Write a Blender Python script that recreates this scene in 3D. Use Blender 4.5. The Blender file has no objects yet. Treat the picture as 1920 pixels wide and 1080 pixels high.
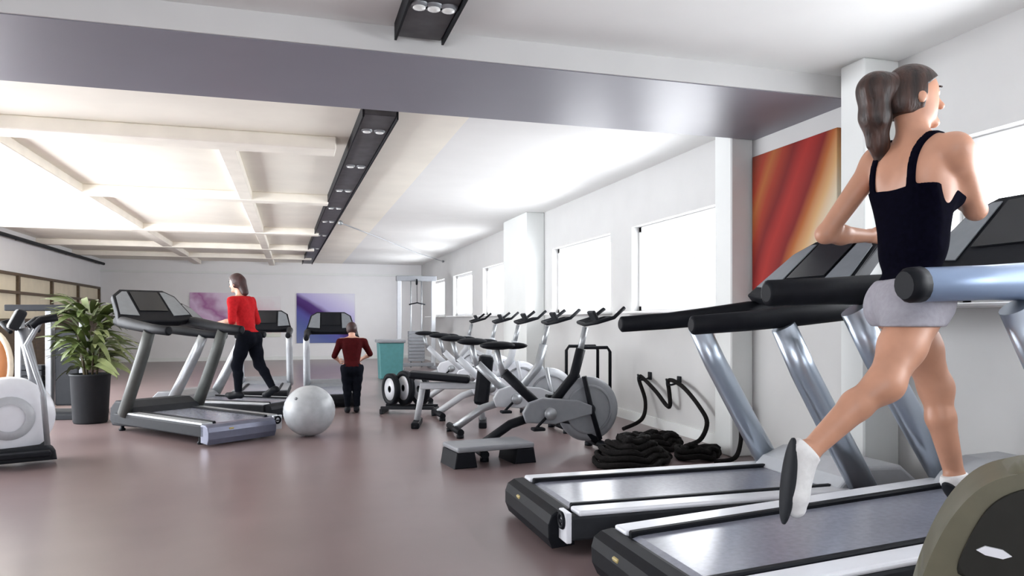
import bpy, bmesh, math, random
import numpy as np
from mathutils import Vector, Matrix, Quaternion
random.seed(7)
SC = bpy.context.scene
COL = SC.collection
R = math.radians

# ------------------------------------------------------------------ camera
cam_data = bpy.data.cameras.new('camera')
cam = bpy.data.objects.new('camera', cam_data); COL.objects.link(cam)
cam.location = (0, 0, 1.08)
cam.rotation_euler = (R(90), 0, -math.atan2(410, 1390))
cam_data.sensor_width = 36; cam_data.lens = 36 * 1390 / 1920
cam_data.shift_y = 60 / 1920
cam_data.clip_start = 0.05
SC.camera = cam

# ------------------------------------------------------------------ light
world = bpy.data.worlds.new('overcast_sky'); SC.world = world; world.use_nodes = True
bg = world.node_tree.nodes['Background']
bg.inputs[0].default_value = (0.93, 0.96, 1.0, 1); bg.inputs[1].default_value = 15.5
SC.view_settings.view_transform = 'Standard'; SC.view_settings.look = 'None'
SC.view_settings.gamma = 1; SC.view_settings.use_curve_mapping = False
SC.view_settings.exposure = 0.0
SC.cycles.max_bounces = 8; SC.cycles.diffuse_bounces = 6; SC.cycles.glossy_bounces = 4
SC.cycles.transparent_max_bounces = 12
SC.cycles.caustics_reflective = False; SC.cycles.caustics_refractive = False
SC.cycles.sample_clamp_indirect = 8

def area(name, loc, rot, sx, sy, watts, color=(1, 1, 1), portal=False):
    l = bpy.data.lights.new(name, 'AREA'); l.shape = 'RECTANGLE'; l.size = sx; l.size_y = sy
    l.energy = watts; l.color = color
    if portal: l.cycles.is_portal = True
    o = bpy.data.objects.new(name, l); COL.objects.link(o); o.location = loc; o.rotation_euler = rot
    return o

XW, XL, YF, YB, HC = 3.5, -4.7, 21.0, -3.2, 2.64       # room: right wall, left wall, far wall, open rear, ceiling
SILL, HEAD = 1.17, 2.08
WINS = [(1.25, 3.26), (-1.3, 0.9), (5.47, 7.30), (7.86, 9.86), (12.2, 13.85), (14.75, 16.6), (17.6, 19.4)]
for (a, b) in WINS:                                     # daylight portals in the window openings
    area('window_daylight_portal', (XW + 0.2, (a + b) / 2, (SILL + HEAD) / 2), (0, R(90), 0), HEAD - SILL, b - a, 1, portal=True)
area('left_daylight_portal', (XL - 0.1, 9.4, 1.42), (0, R(-90), 0), 2.4, 7.6, 1, portal=True)  # samples sky light through the opening added in the left wall
area('rear_daylight_portal', (-1.875, YB - 0.1, 1.28), (R(90), 0, 0), 2.65, 1.36, 1, portal=True)  # samples sky light through the opening added behind the camera

# ------------------------------------------------------------------ materials
MATS = {}
def mat(name, col, rough=0.5, metal=0.0, amt=0.06, scale=18.0, bump=0.0, spec=0.5, stretch=None, coat=0.0):
    if name in MATS: return MATS[name]
    m = bpy.data.materials.new(name); m.use_nodes = True
    nt = m.node_tree; b = nt.nodes['Principled BSDF']
    b.inputs['Roughness'].default_value = rough; b.inputs['Metallic'].default_value = metal
    b.inputs['Specular IOR Level'].default_value = spec
    b.inputs['Coat Weight'].default_value = coat
    tc = nt.nodes.new('ShaderNodeTexCoord'); nz = nt.nodes.new('ShaderNodeTexNoise')
    nz.inputs['Scale'].default_value = scale; nz.inputs['Detail'].default_value = 3
    if stretch:
        mp = nt.nodes.new('ShaderNodeMapping'); mp.inputs['Scale'].default_value = stretch
        nt.links.new(tc.outputs['Object'], mp.inputs[0]); nt.links.new(mp.outputs[0], nz.inputs[0])
    else:
        nt.links.new(tc.outputs['Object'], nz.inputs[0])
    rp = nt.nodes.new('ShaderNodeValToRGB')
    rp.color_ramp.elements[0].position = 0.3; rp.color_ramp.elements[1].position = 0.7
    rp.color_ramp.elements[0].color = [max(0, c * (1 - amt)) for c in col] + [1]
    rp.color_ramp.elements[1].color = [min(1, c * (1 + amt)) for c in col] + [1]
    nt.links.new(nz.outputs[0], rp.inputs[0]); nt.links.new(rp.outputs[0], b.inputs['Base Color'])
    if bump:
        bp = nt.nodes.new('ShaderNodeBump'); bp.inputs['Strength'].default_value = bump; bp.inputs['Distance'].default_value = 0.01
        nt.links.new(nz.outputs[0], bp.inputs['Height']); nt.links.new(bp.outputs[0], b.inputs['Normal'])
    MATS[name] = m
    return m

def glass_mat():
    m = bpy.data.materials.new('window_glass'); m.use_nodes = True; nt = m.node_tree
    for n in list(nt.nodes):
        if n.type != 'OUTPUT_MATERIAL': nt.nodes.remove(n)
    out = [n for n in nt.nodes if n.type == 'OUTPUT_MATERIAL'][0]
    t = nt.nodes.new('ShaderNodeBsdfTransparent'); g = nt.nodes.new('ShaderNodeBsdfGlossy'); g.inputs['Roughness'].default_value = 0.02
    fr = nt.nodes.new('ShaderNodeFresnel'); fr.inputs[0].default_value = 1.45
    mx = nt.nodes.new('ShaderNodeMixShader')
    ge = nt.nodes.new('ShaderNodeNewGeometry'); sb = nt.nodes.new('ShaderNodeMath'); sb.operation = 'SUBTRACT'; sb.inputs[0].default_value = 1
    mu = nt.nodes.new('ShaderNodeMath'); mu.operation = 'MULTIPLY'
    nt.links.new(ge.outputs['Backfacing'], sb.inputs[1]); nt.links.new(sb.outputs[0], mu.inputs[0]); nt.links.new(fr.outputs[0], mu.inputs[1])
    nt.links.new(mu.outputs[0], mx.inputs[0]); nt.links.new(t.outputs[0], mx.inputs[1]); nt.links.new(g.outputs[0], mx.inputs[2])
    nt.links.new(mx.outputs[0], out.inputs[0])
    return m

def stripe_mat(name, stops, kx, kz, rough=0.6, wob=0.12, noise=2.0):
    """printed picture: colour bands along kx*X + kz*Z of the object's own generated coordinates"""
    m = bpy.data.materials.new(name); m.use_nodes = True; nt = m.node_tree; b = nt.nodes['Principled BSDF']
    b.inputs['Roughness'].default_value = rough; b.inputs['Specular IOR Level'].default_value = 0.2
    tc = nt.nodes.new('ShaderNodeTexCoord'); nz = nt.nodes.new('ShaderNodeTexNoise'); nz.inputs['Scale'].default_value = noise
    nt.links.new(tc.outputs['Generated'], nz.inputs[0])
    dp = nt.nodes.new('ShaderNodeVectorMath'); dp.operation = 'DOT_PRODUCT'; dp.inputs[1].default_value = (kx[0], kx[1], kz)
    nt.links.new(tc.outputs['Generated'], dp.inputs[0])
    ma = nt.nodes.new('ShaderNodeMath'); ma.operation = 'MULTIPLY_ADD'; ma.inputs[1].default_value = wob
    nt.links.new(nz.outputs[0], ma.inputs[0]); nt.links.new(dp.outputs['Value'], ma.inputs[2])
    rp = nt.nodes.new('ShaderNodeValToRGB'); el = rp.color_ramp.elements
    el[0].position, el[0].color = stops[0][0], (*stops[0][1], 1); el[1].position, el[1].color = stops[-1][0], (*stops[-1][1], 1)
    for p, c in stops[1:-1]:
        e = el.new(p); e.color = (*c, 1)
    nt.links.new(ma.outputs[0], rp.inputs[0]); nt.links.new(rp.outputs[0], b.inputs['Base Color'])
    return m

M = dict(
    rwall=mat('light_grey_wall_paint', (0.57, 0.57, 0.565), 0.6, amt=0.02, scale=3),
    wall=mat('white_wall_paint', (0.78, 0.78, 0.79), 0.6, amt=0.015, scale=3),
    ceil=mat('white_ceiling_paint', (0.80, 0.80, 0.79), 0.7, amt=0.015, scale=3),
    cream=mat('warm_glow_ceiling_tint', (0.90, 0.86, 0.77), 0.6, amt=0.04, scale=2),  # warm glow of the far ceiling put into its base colour
    creambeam=mat('warm_glow_beam_tint', (0.87, 0.825, 0.74), 0.6, amt=0.05, scale=4),  # same warm glow put into the colour of the beams
    soffit=mat('grey_violet_soffit_paint', (0.225, 0.22, 0.26), 0.42, amt=0.03, scale=2),
    pier=mat('pale_pier_paint', (0.74, 0.76, 0.75), 0.55, amt=0.02, scale=3),
    floor=mat('mauve_rubber_floor', (0.205, 0.152, 0.152), 0.28, amt=0.07, scale=2.2, spec=0.55),
    frame=mat('white_window_frame', (0.80, 0.80, 0.80), 0.4, amt=0.01),
    bluesilver=mat('blue_silver_sleeve', (0.24, 0.32, 0.47), 0.35, 0.35, amt=0.03, scale=6),
    silver=mat('brushed_silver', (0.46, 0.52, 0.60), 0.30, 0.8, amt=0.03, scale=6),
    steel=mat('grey_steel', (0.36, 0.38, 0.40), 0.4, 0.6, amt=0.05),
    white=mat('white_plastic', (0.75, 0.77, 0.82), 0.3, amt=0.02),
    ltgrey=mat('light_grey_plastic', (0.48, 0.50, 0.53), 0.35, amt=0.04),
    grey=mat('mid_grey_plastic', (0.22, 0.23, 0.25), 0.4, amt=0.05),
    dgrey=mat('dark_grey_plastic', (0.022, 0.024, 0.028), 0.62, amt=0.08, spec=0.14),
    black=mat('black_rubber', (0.006, 0.007, 0.010), 0.55, amt=0.15, spec=0.15),
    belt=mat('running_belt', (0.21, 0.22, 0.27), 0.22, amt=0.08, scale=40),
    screen=mat('dark_screen_glass', (0.012, 0.013, 0.016), 0.2, amt=0.05, spec=0.3),
    panel=mat('grey_console_panel', (0.17, 0.185, 0.205), 0.3, amt=0.06, spec=0.35),
    olive=mat('olive_grey_shell', (0.115, 0.108, 0.070), 0.45, amt=0.06, spec=0.3),
    oliveblk=mat('charcoal_inset', (0.016, 0.016, 0.013), 0.55, amt=0.10, spec=0.2),
    amber=mat('amber_sticker', (0.45, 0.36, 0.14), 0.5, amt=0.1),
    skin=mat('skin', (0.50, 0.255, 0.165), 0.45, amt=0.10, scale=9),
    skin_far=mat('skin_pale', (0.60, 0.34, 0.25), 0.5, amt=0.06, scale=9),
    hair=mat('dark_brown_hair', (0.034, 0.013, 0.008), 0.5, amt=0.85, scale=30, bump=0.8, stretch=(1, 1, 0.18)),
    hair_b=mat('deep_brown_hair', (0.035, 0.010, 0.010), 0.5, amt=0.3, scale=30, bump=0.5),
    navy=mat('black_navy_fabric', (0.0022, 0.0020, 0.0065), 0.95, amt=0.3, scale=60, spec=0.04),
    shorts=mat('grey_lavender_fabric', (0.32, 0.31, 0.35), 0.8, amt=0.08, scale=50, bump=0.1),
    red=mat('red_fabric', (0.42, 0.014, 0.018), 0.9, amt=0.15, scale=40, spec=0.1),
    dred=mat('dark_red_fabric', (0.045, 0.004, 0.005), 0.9, amt=0.2, scale=40, spec=0.08),
    trouser=mat('black_trousers', (0.005, 0.006, 0.010), 0.9, amt=0.2, scale=40, spec=0.06),
    eye=mat('eye_white', (0.75, 0.73, 0.70), 0.2), iris=mat('brown_iris', (0.05, 0.025, 0.015), 0.2),
    lip=mat('lip_colour', (0.42, 0.13, 0.11), 0.4),
    shoe=mat('white_shoe_mesh', (0.72, 0.72, 0.72), 0.6, amt=0.05, scale=60, bump=0.1),
    ballm=mat('silver_grey_vinyl', (0.40, 0.42, 0.44), 0.35, amt=0.10, scale=14),
    rope=mat('black_rope', (0.007, 0.006, 0.006), 0.85, spec=0.15, amt=0.4, scale=60, bump=0.5),
    leaf=mat('palm_leaf', (0.060, 0.085, 0.020), 0.5, amt=0.35, scale=6),
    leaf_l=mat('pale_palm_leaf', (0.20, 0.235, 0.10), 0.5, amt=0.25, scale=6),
    stem=mat('plant_stem', (0.06, 0.045, 0.02), 0.7, amt=0.2),
    pot=mat('charcoal_planter', (0.016, 0.018, 0.021), 0.6, amt=0.08, spec=0.2),
    soil=mat('potting_soil', (0.03, 0.02, 0.014), 0.9, amt=0.3, scale=60, bump=0.6),
    wood=mat('dark_brown_wood', (0.085, 0.055, 0.028), 0.5, amt=0.25, scale=5, stretch=(6, 0.6, 6)),
    tan=mat('orange_tan_vinyl', (0.34, 0.125, 0.035), 0.45, amt=0.12, scale=5),
    creamv=mat('cream_piping', (0.68, 0.60, 0.47), 0.5),
    teal=mat('teal_plastic', (0.06, 0.20, 0.21), 0.45, amt=0.08),
    mirror=mat('warm_window_blind', (0.70, 0.63, 0.48), 0.6, amt=0.06, scale=3),
    tracklight=mat('charcoal_track_metal', (0.060, 0.058, 0.064), 0.45, amt=0.35, scale=9),
    dsteel=mat('dark_grey_metal', (0.070, 0.075, 0.072), 0.5, 0.1, amt=0.06, spec=0.3),
    lav=mat('lavender_grey_metal', (0.14, 0.15, 0.21), 0.35, 0.3, amt=0.05),
    glass=glass_mat(),
)
M['lens'] = mat('lamp_lens', (0.8, 0.8, 0.78), 0.3)

# ------------------------------------------------------------------ mesh helpers
class MB:
    def __init__(s): s.bm = bmesh.new()
    def box(s, c, d, rot=None, bev=0.0, seg=2):
        r = bmesh.ops.create_cube(s.bm, size=1.0); vs = r['verts']
        bmesh.ops.scale(s.bm, vec=d, verts=vs)
        if bev:
            es = list({e for v in vs for e in v.link_edges})
            g = bmesh.ops.bevel(s.bm, geom=es, offset=bev, segments=seg, profile=0.5, affect='EDGES')
            vs = list({v for f in g['faces'] for v in f.verts} | {v for v in vs if v.is_valid})
        if rot is not None: bmesh.ops.rotate(s.bm, cent=(0, 0, 0), matrix=rot, verts=vs)
        bmesh.ops.translate(s.bm, vec=c, verts=vs); return s
    def tube(s, pts, r, n=10, cap=True, flat=1.0):
        pts = [Vector(p) for p in pts]; rr = r if isinstance(r, (list, tuple)) else [r] * len(pts)
        t0 = (pts[1] - pts[0]).normalized(); up = Vector((0, 0, 1)) if abs(t0.z) < 0.9 else Vector((0, 1, 0))
        nrm = (up - t0 * up.dot(t0)).normalized(); rings = []
        for i, p in enumerate(pts):
            a = pts[max(0, i - 1)]; b = pts[min(len(pts) - 1, i + 1)]
            t = (b - a).normalized(); nrm = (nrm - t * nrm.dot(t)).normalized(); bn = t.cross(nrm)
            rings.append([s.bm.verts.new(p + nrm * (math.cos(2 * math.pi * k / n) * rr[i]) + bn * (math.sin(2 * math.pi * k / n) * rr[i] * flat)) for k in range(n)])
        for i in range(len(pts) - 1):
            for k in range(n):
                f = s.bm.faces.new((rings[i][k], rings[i][(k + 1) % n], rings[i + 1][(k + 1) % n], rings[i + 1][k])); f.smooth = True
        if cap:
            s.bm.faces.new(rings[0][::-1]); s.bm.faces.new(rings[-1])
        return s
    def lathe(s, prof, c=(0, 0, 0), axis='z', n=28, smooth=True):
        rot = {'z': Matrix.Identity(3), 'x': Matrix.Rotation(R(90), 3, 'Y'), 'y': Matrix.Rotation(R(-90), 3, 'X')}[axis] if isinstance(axis, str) else Vector((0, 0, 1)).rotation_difference(Vector(axis)).to_matrix()
        c = Vector(c); rings = []
        for (r, z) in prof:
            if r < 1e-5: rings.append([s.bm.verts.new(c + rot @ Vector((0, 0, z)))])
            else: rings.append([s.bm.verts.new(c + rot @ Vector((r * math.cos(2 * math.pi * k / n), r * math.sin(2 * math.pi * k / n), z))) for k in range(n)])
        for a, b in zip(rings[:-1], rings[1:]):
            for k in range(n):
                k2 = (k + 1) % n
                if len(a) == 1 and len(b) == 1: continue
                if len(a) == 1: f = s.bm.faces.new((a[0], b[k2], b[k]))
                elif len(b) == 1: f = s.bm.faces.new((a[k], a[k2], b[0]))
                else: f = s.bm.faces.new((a[k], a[k2], b[k2], b[k]))
                f.smooth = smooth
        return s
    def ell(s, c, r, u=20, v=12, rot=None):
        g = bmesh.ops.create_uvsphere(s.bm, u_segments=u, v_segments=v, radius=1.0); vs = g['verts']
        bmesh.ops.scale(s.bm, vec=r, verts=vs)
        if rot is not None: bmesh.ops.rotate(s.bm, cent=(0, 0, 0), matrix=rot, verts=vs)
        bmesh.ops.translate(s.bm, vec=c, verts=vs)
        for f in {f for v_ in vs for f in v_.link_faces}: f.smooth = True
        return s
    def prism(s, pts, ext, bev=0.0, smooth=False):
        """closed outline of 3-D points swept along ext"""
        e = Vector(ext); a = [s.bm.verts.new(Vector(p)) for p in pts]; b = [s.bm.verts.new(Vector(p) + e) for p in pts]
        n = len(a); fs = [s.bm.faces.new(a[::-1]), s.bm.faces.new(b)]
        for i in range(n):
            f = s.bm.faces.new((a[i], a[(i + 1) % n], b[(i + 1) % n], b[i])); f.smooth = smooth; fs.append(f)
        if bev:
            es = list({ed for f in fs[:2] for ed in f.edges})
            bmesh.ops.bevel(s.bm, geom=es, offset=bev, segments=3, profile=0.5, affect='EDGES')
        return s
    def build(s, name, m, parent=None, loc=None):
        bmesh.ops.recalc_face_normals(s.bm, faces=s.bm.faces[:])
        me = bpy.data.meshes.new(name); s.bm.to_mesh(me); s.bm.free(); me.materials.append(m)
        return link(name, me, parent, loc)

def link(name, me, parent=None, loc=None):
    o = bpy.data.objects.new(name, me); COL.objects.link(o)
    if parent is not None: o.parent = parent
    if loc is not None: o.location = loc
    return o
def tag(o, label, cat, group=None, kind=None):
    o['label'] = label; o['category'] = cat
    if group: o['group'] = group
    if kind: o['kind'] = kind
    return o
def thing(name, loc, label, cat, rz=0.0, group=None):
    o = bpy.data.objects.new(name, None); COL.objects.link(o); o.location = loc; o.rotation_euler = (0, 0, rz)
    o.empty_display_size = 0.1
    return tag(o, label, cat, group)
def struct(o): o['kind'] = 'structure'; return o
def copy_tree(o, parent=None):
    c = o.copy(); COL.objects.link(c)
    if parent is not None: c.parent = parent
    for ch in list(o.children): copy_tree(ch, c)
    return c
def arc(c, r, a0, a1, n, plane='xz'):
    out = []
    for i in range(n + 1):
        a = R(a0 + (a1 - a0) * i / n); u, v = r * math.cos(a), r * math.sin(a)
        out.append((c[0] + u, c[1], c[2] + v) if plane == 'xz' else (c[0] + u, c[1] + v, c[2]) if plane == 'xy' else (c[0], c[1] + u, c[2] + v))
    return out

# ------------------------------------------------------------------ the room
struct(MB().box(((XL + XW) / 2, (YB + YF) / 2, -0.05), (XW - XL + 0.6, YF - YB + 0.4, 0.1)).build('floor', M['floor']))
# ceiling: white near part and right aisle, warm glow painted on as cream over the far left
struct(MB().box(((XL + XW) / 2, (YB + 4.5) / 2, HC + 0.06), (XW - XL + 0.6, 4.5 - YB, 0.12)).box(((1.3 + XW) / 2 + 0.15, (4.5 + YF) / 2, HC + 0.06), (XW - 1.3 + 0.3, YF - 4.5, 0.12)).build('ceiling', M['ceil']))
struct(MB().box(((XL + 1.3) / 2 - 0.15, (4.5 + YF) / 2, HC + 0.06), (1.3 - XL + 0.3, YF - 4.5, 0.12)).build('ceiling_warm_glow', M['cream']))
struct(MB().box(((XL + XW) / 2, 4.52, 2.57), (XW - XL, 1.10, 0.139)).build('ceiling_soffit', M['soffit']))
# fascia of the soffit: thin white boards on the face towards the viewer
struct(MB().box(((XL + XW) / 2, 3.962, 2.572), (XW - XL, 0.012, 0.136)).build('trim_1', M['rwall']))
for k, (y, w) in enumerate([(6.62, 0.30), (9.62, 0.22), (13.2, 0.22), (16.2, 0.22), (18.6, 0.2)]):
    x1 = 0.35 if k == 0 else 0.42
    struct(MB().box(((XL + x1) / 2, y, 2.585), (x1 - XL, w, 0.109), bev=0.008, seg=1).build('ceiling_beam', M['creambeam']))
for (x, y0, y1, w) in [(-2.4, 5.08, 20.9, 0.18), (-0.55, 6.8, 20.9, 0.14)]:
    struct(MB().box((x, (y0 + y1) / 2, 2.59), (w, y1 - y0, 0.099), bev=0.006, seg=1).build('ceiling_beam', M['creambeam']))
# far wall and its ledge
struct(MB().box(((XL + XW) / 2, YF + 0.1, HC / 2), (XW - XL + 0.6, 0.2, HC)).build('wall_far', M['wall']))
struct(MB().box(((XL + XW) / 2, YF - 0.03, 2.33), (XW - XL, 0.06, 0.05)).build('trim_2', M['pier']))
# right wall with window openings
ws = sorted(WINS); mb = MB()
mb.box((XW + 0.15, (YB + YF) / 2, SILL / 2), (0.3, YF - YB, SILL)).box((XW + 0.15, (YB + YF) / 2, (HEAD + HC) / 2), (0.3, YF - YB, HC - HEAD))
edges = [YB] + [v for w in ws for v in w] + [YF]
for a, b in zip(edges[0::2], edges[1::2]): mb.box((XW + 0.15, (a + b) / 2, (SILL + HEAD) / 2), (0.3, b - a, HEAD - SILL))
struct(mb.build('wall_right', M['rwall']))
struct(MB().box((XW - 0.011, (YB + YF) / 2, 0.05), (0.022, YF - YB, 0.10)).build('baseboard_right', M['pier']))
struct(MB().box(((XL + XW) / 2, YF - 0.011, 0.05), (XW - XL, 0.022, 0.10)).build('baseboard_far', M['pier']))
for n, (y0, y1, d) in enumerate([(3.62, 3.82, 0.26), (5.10, 5.34, 0.20), (10.2, 11.4, 0.28)]):
    struct(MB().box((XW - d / 2, (y0 + y1) / 2, HC / 2), (d, y1 - y0, HC), bev=0.01, seg=1).build('column', M['pier']))
for n, (a, b) in enumerate(WINS):
    w = bpy.data.objects.new('window_%d' % (n + 1), None); COL.objects.link(w); w.location = (XW + 0.12, (a + b) / 2, SILL); w['kind'] = 'structure'
    W2, H = (b - a) / 2, HEAD - SILL
    f = MB()
    for s in (-1, 1): f.box((0, s * (W2 - 0.03), H / 2), (0.07, 0.06, H), bev=0.004, seg=1)
    f.box((0, 0, 0.03), (0.07, 2 * W2, 0.06), bev=0.004, seg=1).box((0, 0, H - 0.03), (0.07, 2 * W2, 0.06), bev=0.004, seg=1)
    f.build('window_frame', M['frame'], w)
    MB().box((0, -0.25 * W2, H / 2), (0.05, 0.035, H - 0.12)).build('mullion', M['frame'], w)
    for s in (0, 1):
        lo, hi = [(-W2 + 0.06, -0.25 * W2 - 0.0175), (-0.25 * W2 + 0.0175, W2 - 0.06)][s]
        MB().box((0.01, (lo + hi) / 2, H / 2), (0.008, hi - lo, H - 0.12)).build('pane', M['glass'], w)
    MB().box((-0.14, 0, -0.012), (0.30, 2 * W2 + 0.1, 0.024), bev=0.006, seg=1).build('window_sill', M['frame'], w)
# left wall: plaster over a wooden band with a blind-covered window strip
LO0, LO1 = 5.6, 13.2                                    # bare opening added in the unseen left wall to let sky light in
mb = MB()
for y0, y1 in ((YB, LO0), (LO1, YF)): mb.box((XL - 0.1, (y0 + y1) / 2, HC / 2), (0.2, y1 - y0, HC))
mb.box((XL - 0.1, (LO0 + LO1) / 2, 0.1), (0.2, LO1 - LO0, 0.2))
struct(mb.build('wall_left', M['wall']))
mb = MB()                                               # rear wall behind the camera with a bare opening added for sky fill
mb.box((-4.0, YB - 0.1, HC / 2), (1.6, 0.2, HC)).box((1.55, YB - 0.1, HC / 2), (4.2, 0.2, HC)).box((-1.875, YB - 0.1, 2.3), (2.65, 0.2, 0.68)).box((-1.875, YB - 0.1, 0.3), (2.65, 0.2, 0.6))
struct(mb.build('wall_rear', M['wall']))
wl = bpy.data.objects.new('wall_left_panelling', None); COL.objects.link(wl); wl.location = (XL, 17.0, 0); wl['kind'] = 'structure'
y = -4.0
while y < 3.6:
    MB().box((0.015, y + 0.19, 0.53), (0.03, 0.37, 1.06), bev=0.004, seg=1).build('panel', M['wood'], wl); y += 0.38
w = bpy.data.objects.new('window_8', None); COL.objects.link(w); w.location = (XL, 16.9, 1.06); w['kind'] = 'structure'
MB().box((0.012, 0, 0.42), (0.02, 7.5, 0.80)).build('pane', M['mirror'], w)
for z in (0.02, 0.50, 0.82): MB().box((0.04, 0, z), (0.08, 7.6, 0.05), bev=0.005, seg=1).build('window_rail', M['wood'], w)
for yy in (-3.78, -1.9, 0.0, 1.9, 3.78): MB().box((0.04, yy, 0.42), (0.07, 0.07, 0.80), bev=0.005, seg=1).build('window_post', M['wood'], w)
pipe = MB().tube([(XL + 0.10, 8.0, 2.50), (XL + 0.10, 20.9, 2.50)], 0.035, 10)
for yy in (9.0, 12.0, 15.0, 18.0, 20.5): pipe.box((XL + 0.05, yy, 2.50), (0.099, 0.03, 0.03))
tag(pipe.build('heating_pipe', M['dgrey']), 'dark pipe running along the top of the left wall under the ceiling', 'pipe')

# ------------------------------------------------------------------ ceiling fixtures
def track(loc, length, label, rz, lenses):
    t = thing('track_light', loc, label, 'light', rz, 'dark track lights on the ceiling')
    MB().box((0, 0, -0.035), (0.24, length, 0.07), bev=0.008, seg=1).build('housing', M['tracklight'], t)
    for s in (-1, 1): MB().box((s * 0.125, 0, -0.045), (0.012, length, 0.09)).build('side_rail', M['black'], t)
    for (dx, dy) in lenses:
        l = MB().lathe([(0, -0.012), (0.040, -0.012), (0.046, 0.0)], (dx, dy, -0.070), n=14).build('spot_rim', M['steel'], t)
        MB().lathe([(0, -0.006), (0.030, -0.006), (0.030, 0.0)], (dx, dy, -0.083), n=12).build('lens', M['lens'], l)
    return t
track((0.64, 3.30, HC), 1.22, 'short charcoal track light on the near white ceiling at the frame top', 0, [(-0.07, 0.18), (0.0, 0.18), (0.07, 0.18), (-0.07, -0.3), (0.07, -0.3)])
track((0.48, 12.9, HC), 14.9, 'long charcoal track light running away down the gym beyond the grey soffit', R(1.0), [(sx, yy) for yy in (-7.0, -5.6, -4.2, -2.8, -1.4, 0.5, 3) for sx in (-0.05, 0.05)])
wire = MB().tube([(0.66, 11.1, 2.50), (1.5, 13.1, 2.50), (2.5, 15.5, 2.485), (3.46, 17.68, 2.50)], 0.010, 6)
wire.ell((0.66, 11.1, 2.50), (0.035, 0.035, 0.035), 10, 8).ell((3.47, 17.68, 2.50), (0.03, 0.03, 0.03), 10, 8)
tag(wire.build('hanging_wire', M['steel']), 'thin dark wire strung from the long track light to the window wall', 'wire')

# ------------------------------------------------------------------ pictures and posters
pic = stripe_mat('orange_red_print', [(0.0, (0.101, 0.018, 0.009)), (0.12, (0.259, 0.030, 0.012)), (0.18, (0.331, 0.096, 0.024)), (0.25, (0.274, 0.030, 0.012)), (0.33, (0.158, 0.007, 0.007)),
    (0.42, (0.331, 0.021, 0.015)), (0.53, (0.173, 0.007, 0.007)), (0.585, (0.360, 0.102, 0.024)), (0.66, (0.56, 0.33, 0.15)), (0.74, (0.62, 0.54, 0.40)), (1.0, (0.60, 0.58, 0.52))], (0, -0.60), -0.40, wob=0.06)
# band coordinate runs from the far upper corner (0) to the near lower corner (1)
ad = pic.node_tree.nodes.new('ShaderNodeMath'); ad.operation = 'ADD'; ad.inputs[1].default_value = 0.97
mth = [n for n in pic.node_tree.nodes if n.type == 'MATH' and n.operation == 'MULTIPLY_ADD'][0]; rmp = [n for n in pic.node_tree.nodes if n.type == 'VALTORGB'][0]
pic.node_tree.links.new(mth.outputs[0], ad.inputs[0]); pic.node_tree.links.new(ad.outputs[0], rmp.inputs[0])
p = thing('canvas_picture', (XW, 4.585, 1.22), 'tall canvas picture of orange, dark red and cream streaks on the window wall', 'picture')
MB().box((-0.02, 0, 0.57), (0.036, 0.95, 1.14), bev=0.004, seg=1).build('canvas_print', pic, p)
MB().box((-0.008, 0, 0.57), (0.014, 0.85, 1.0)).build('stretcher_frame', M['wood'], p)
purple = stripe_mat('purple_print', [(0.0, (0.20, 0.24, 0.42)), (0.30, (0.10, 0.13, 0.34)), (0.44, (0.10, 0.10, 0.36)), (0.52, (0.06, 0.02, 0.14)), (0.62, (0.09, 0.04, 0.20)), (0.68, (0.46, 0.42, 0.70)), (0.84, (0.60, 0.57, 0.78)), (1.0, (0.70, 0.70, 0.80))], (0.42, 0), 0.62, wob=0.08)
p = thing('wall_poster', (0.86, YF, 0.45), 'large purple and blue poster with a dark diagonal band on the far wall', 'poster')
MB().box((0, -0.015, 0.68), (1.55, 0.024, 1.36), bev=0.003, seg=1).build('poster_print', purple, p)
pink = stripe_mat('pink_print', [(0.0, (0.30, 0.12, 0.30)), (0.3, (0.52, 0.26, 0.50)), (0.5, (0.72, 0.55, 0.74)), (0.62, (0.40, 0.16, 0.36)), (0.8, (0.74, 0.60, 0.76)), (1.0, (0.78, 0.74, 0.80))], (0.55, 0), 0.4, wob=0.3, noise=4)
p = thing('wall_poster', (-1.95, YF, 0.72), 'pink and mauve floral poster on the far wall behind the treadmills', 'poster')
MB().box((0, -0.015, 0.54), (1.3, 0.024, 1.08), bev=0.003, seg=1).build('poster_print', pink, p)
pink2 = stripe_mat('pale_pink_print', [(0.0, (0.55, 0.66, 0.52)), (0.35, (0.72, 0.74, 0.66)), (0.5, (0.74, 0.48, 0.54)), (0.62, (0.45, 0.30, 0.36)), (0.72, (0.74, 0.56, 0.62)), (1.0, (0.78, 0.76, 0.78))], (0.2, 0), 0.8, wob=0.3, noise=5)
p = thing('wall_poster', (-0.75, YF, 0.62), 'small pale pink and green poster right of the person in red', 'poster')
MB().box((0, -0.015, 0.55), (0.85, 0.024, 1.1), bev=0.003, seg=1).build('poster_print', pink2, p)

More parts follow.
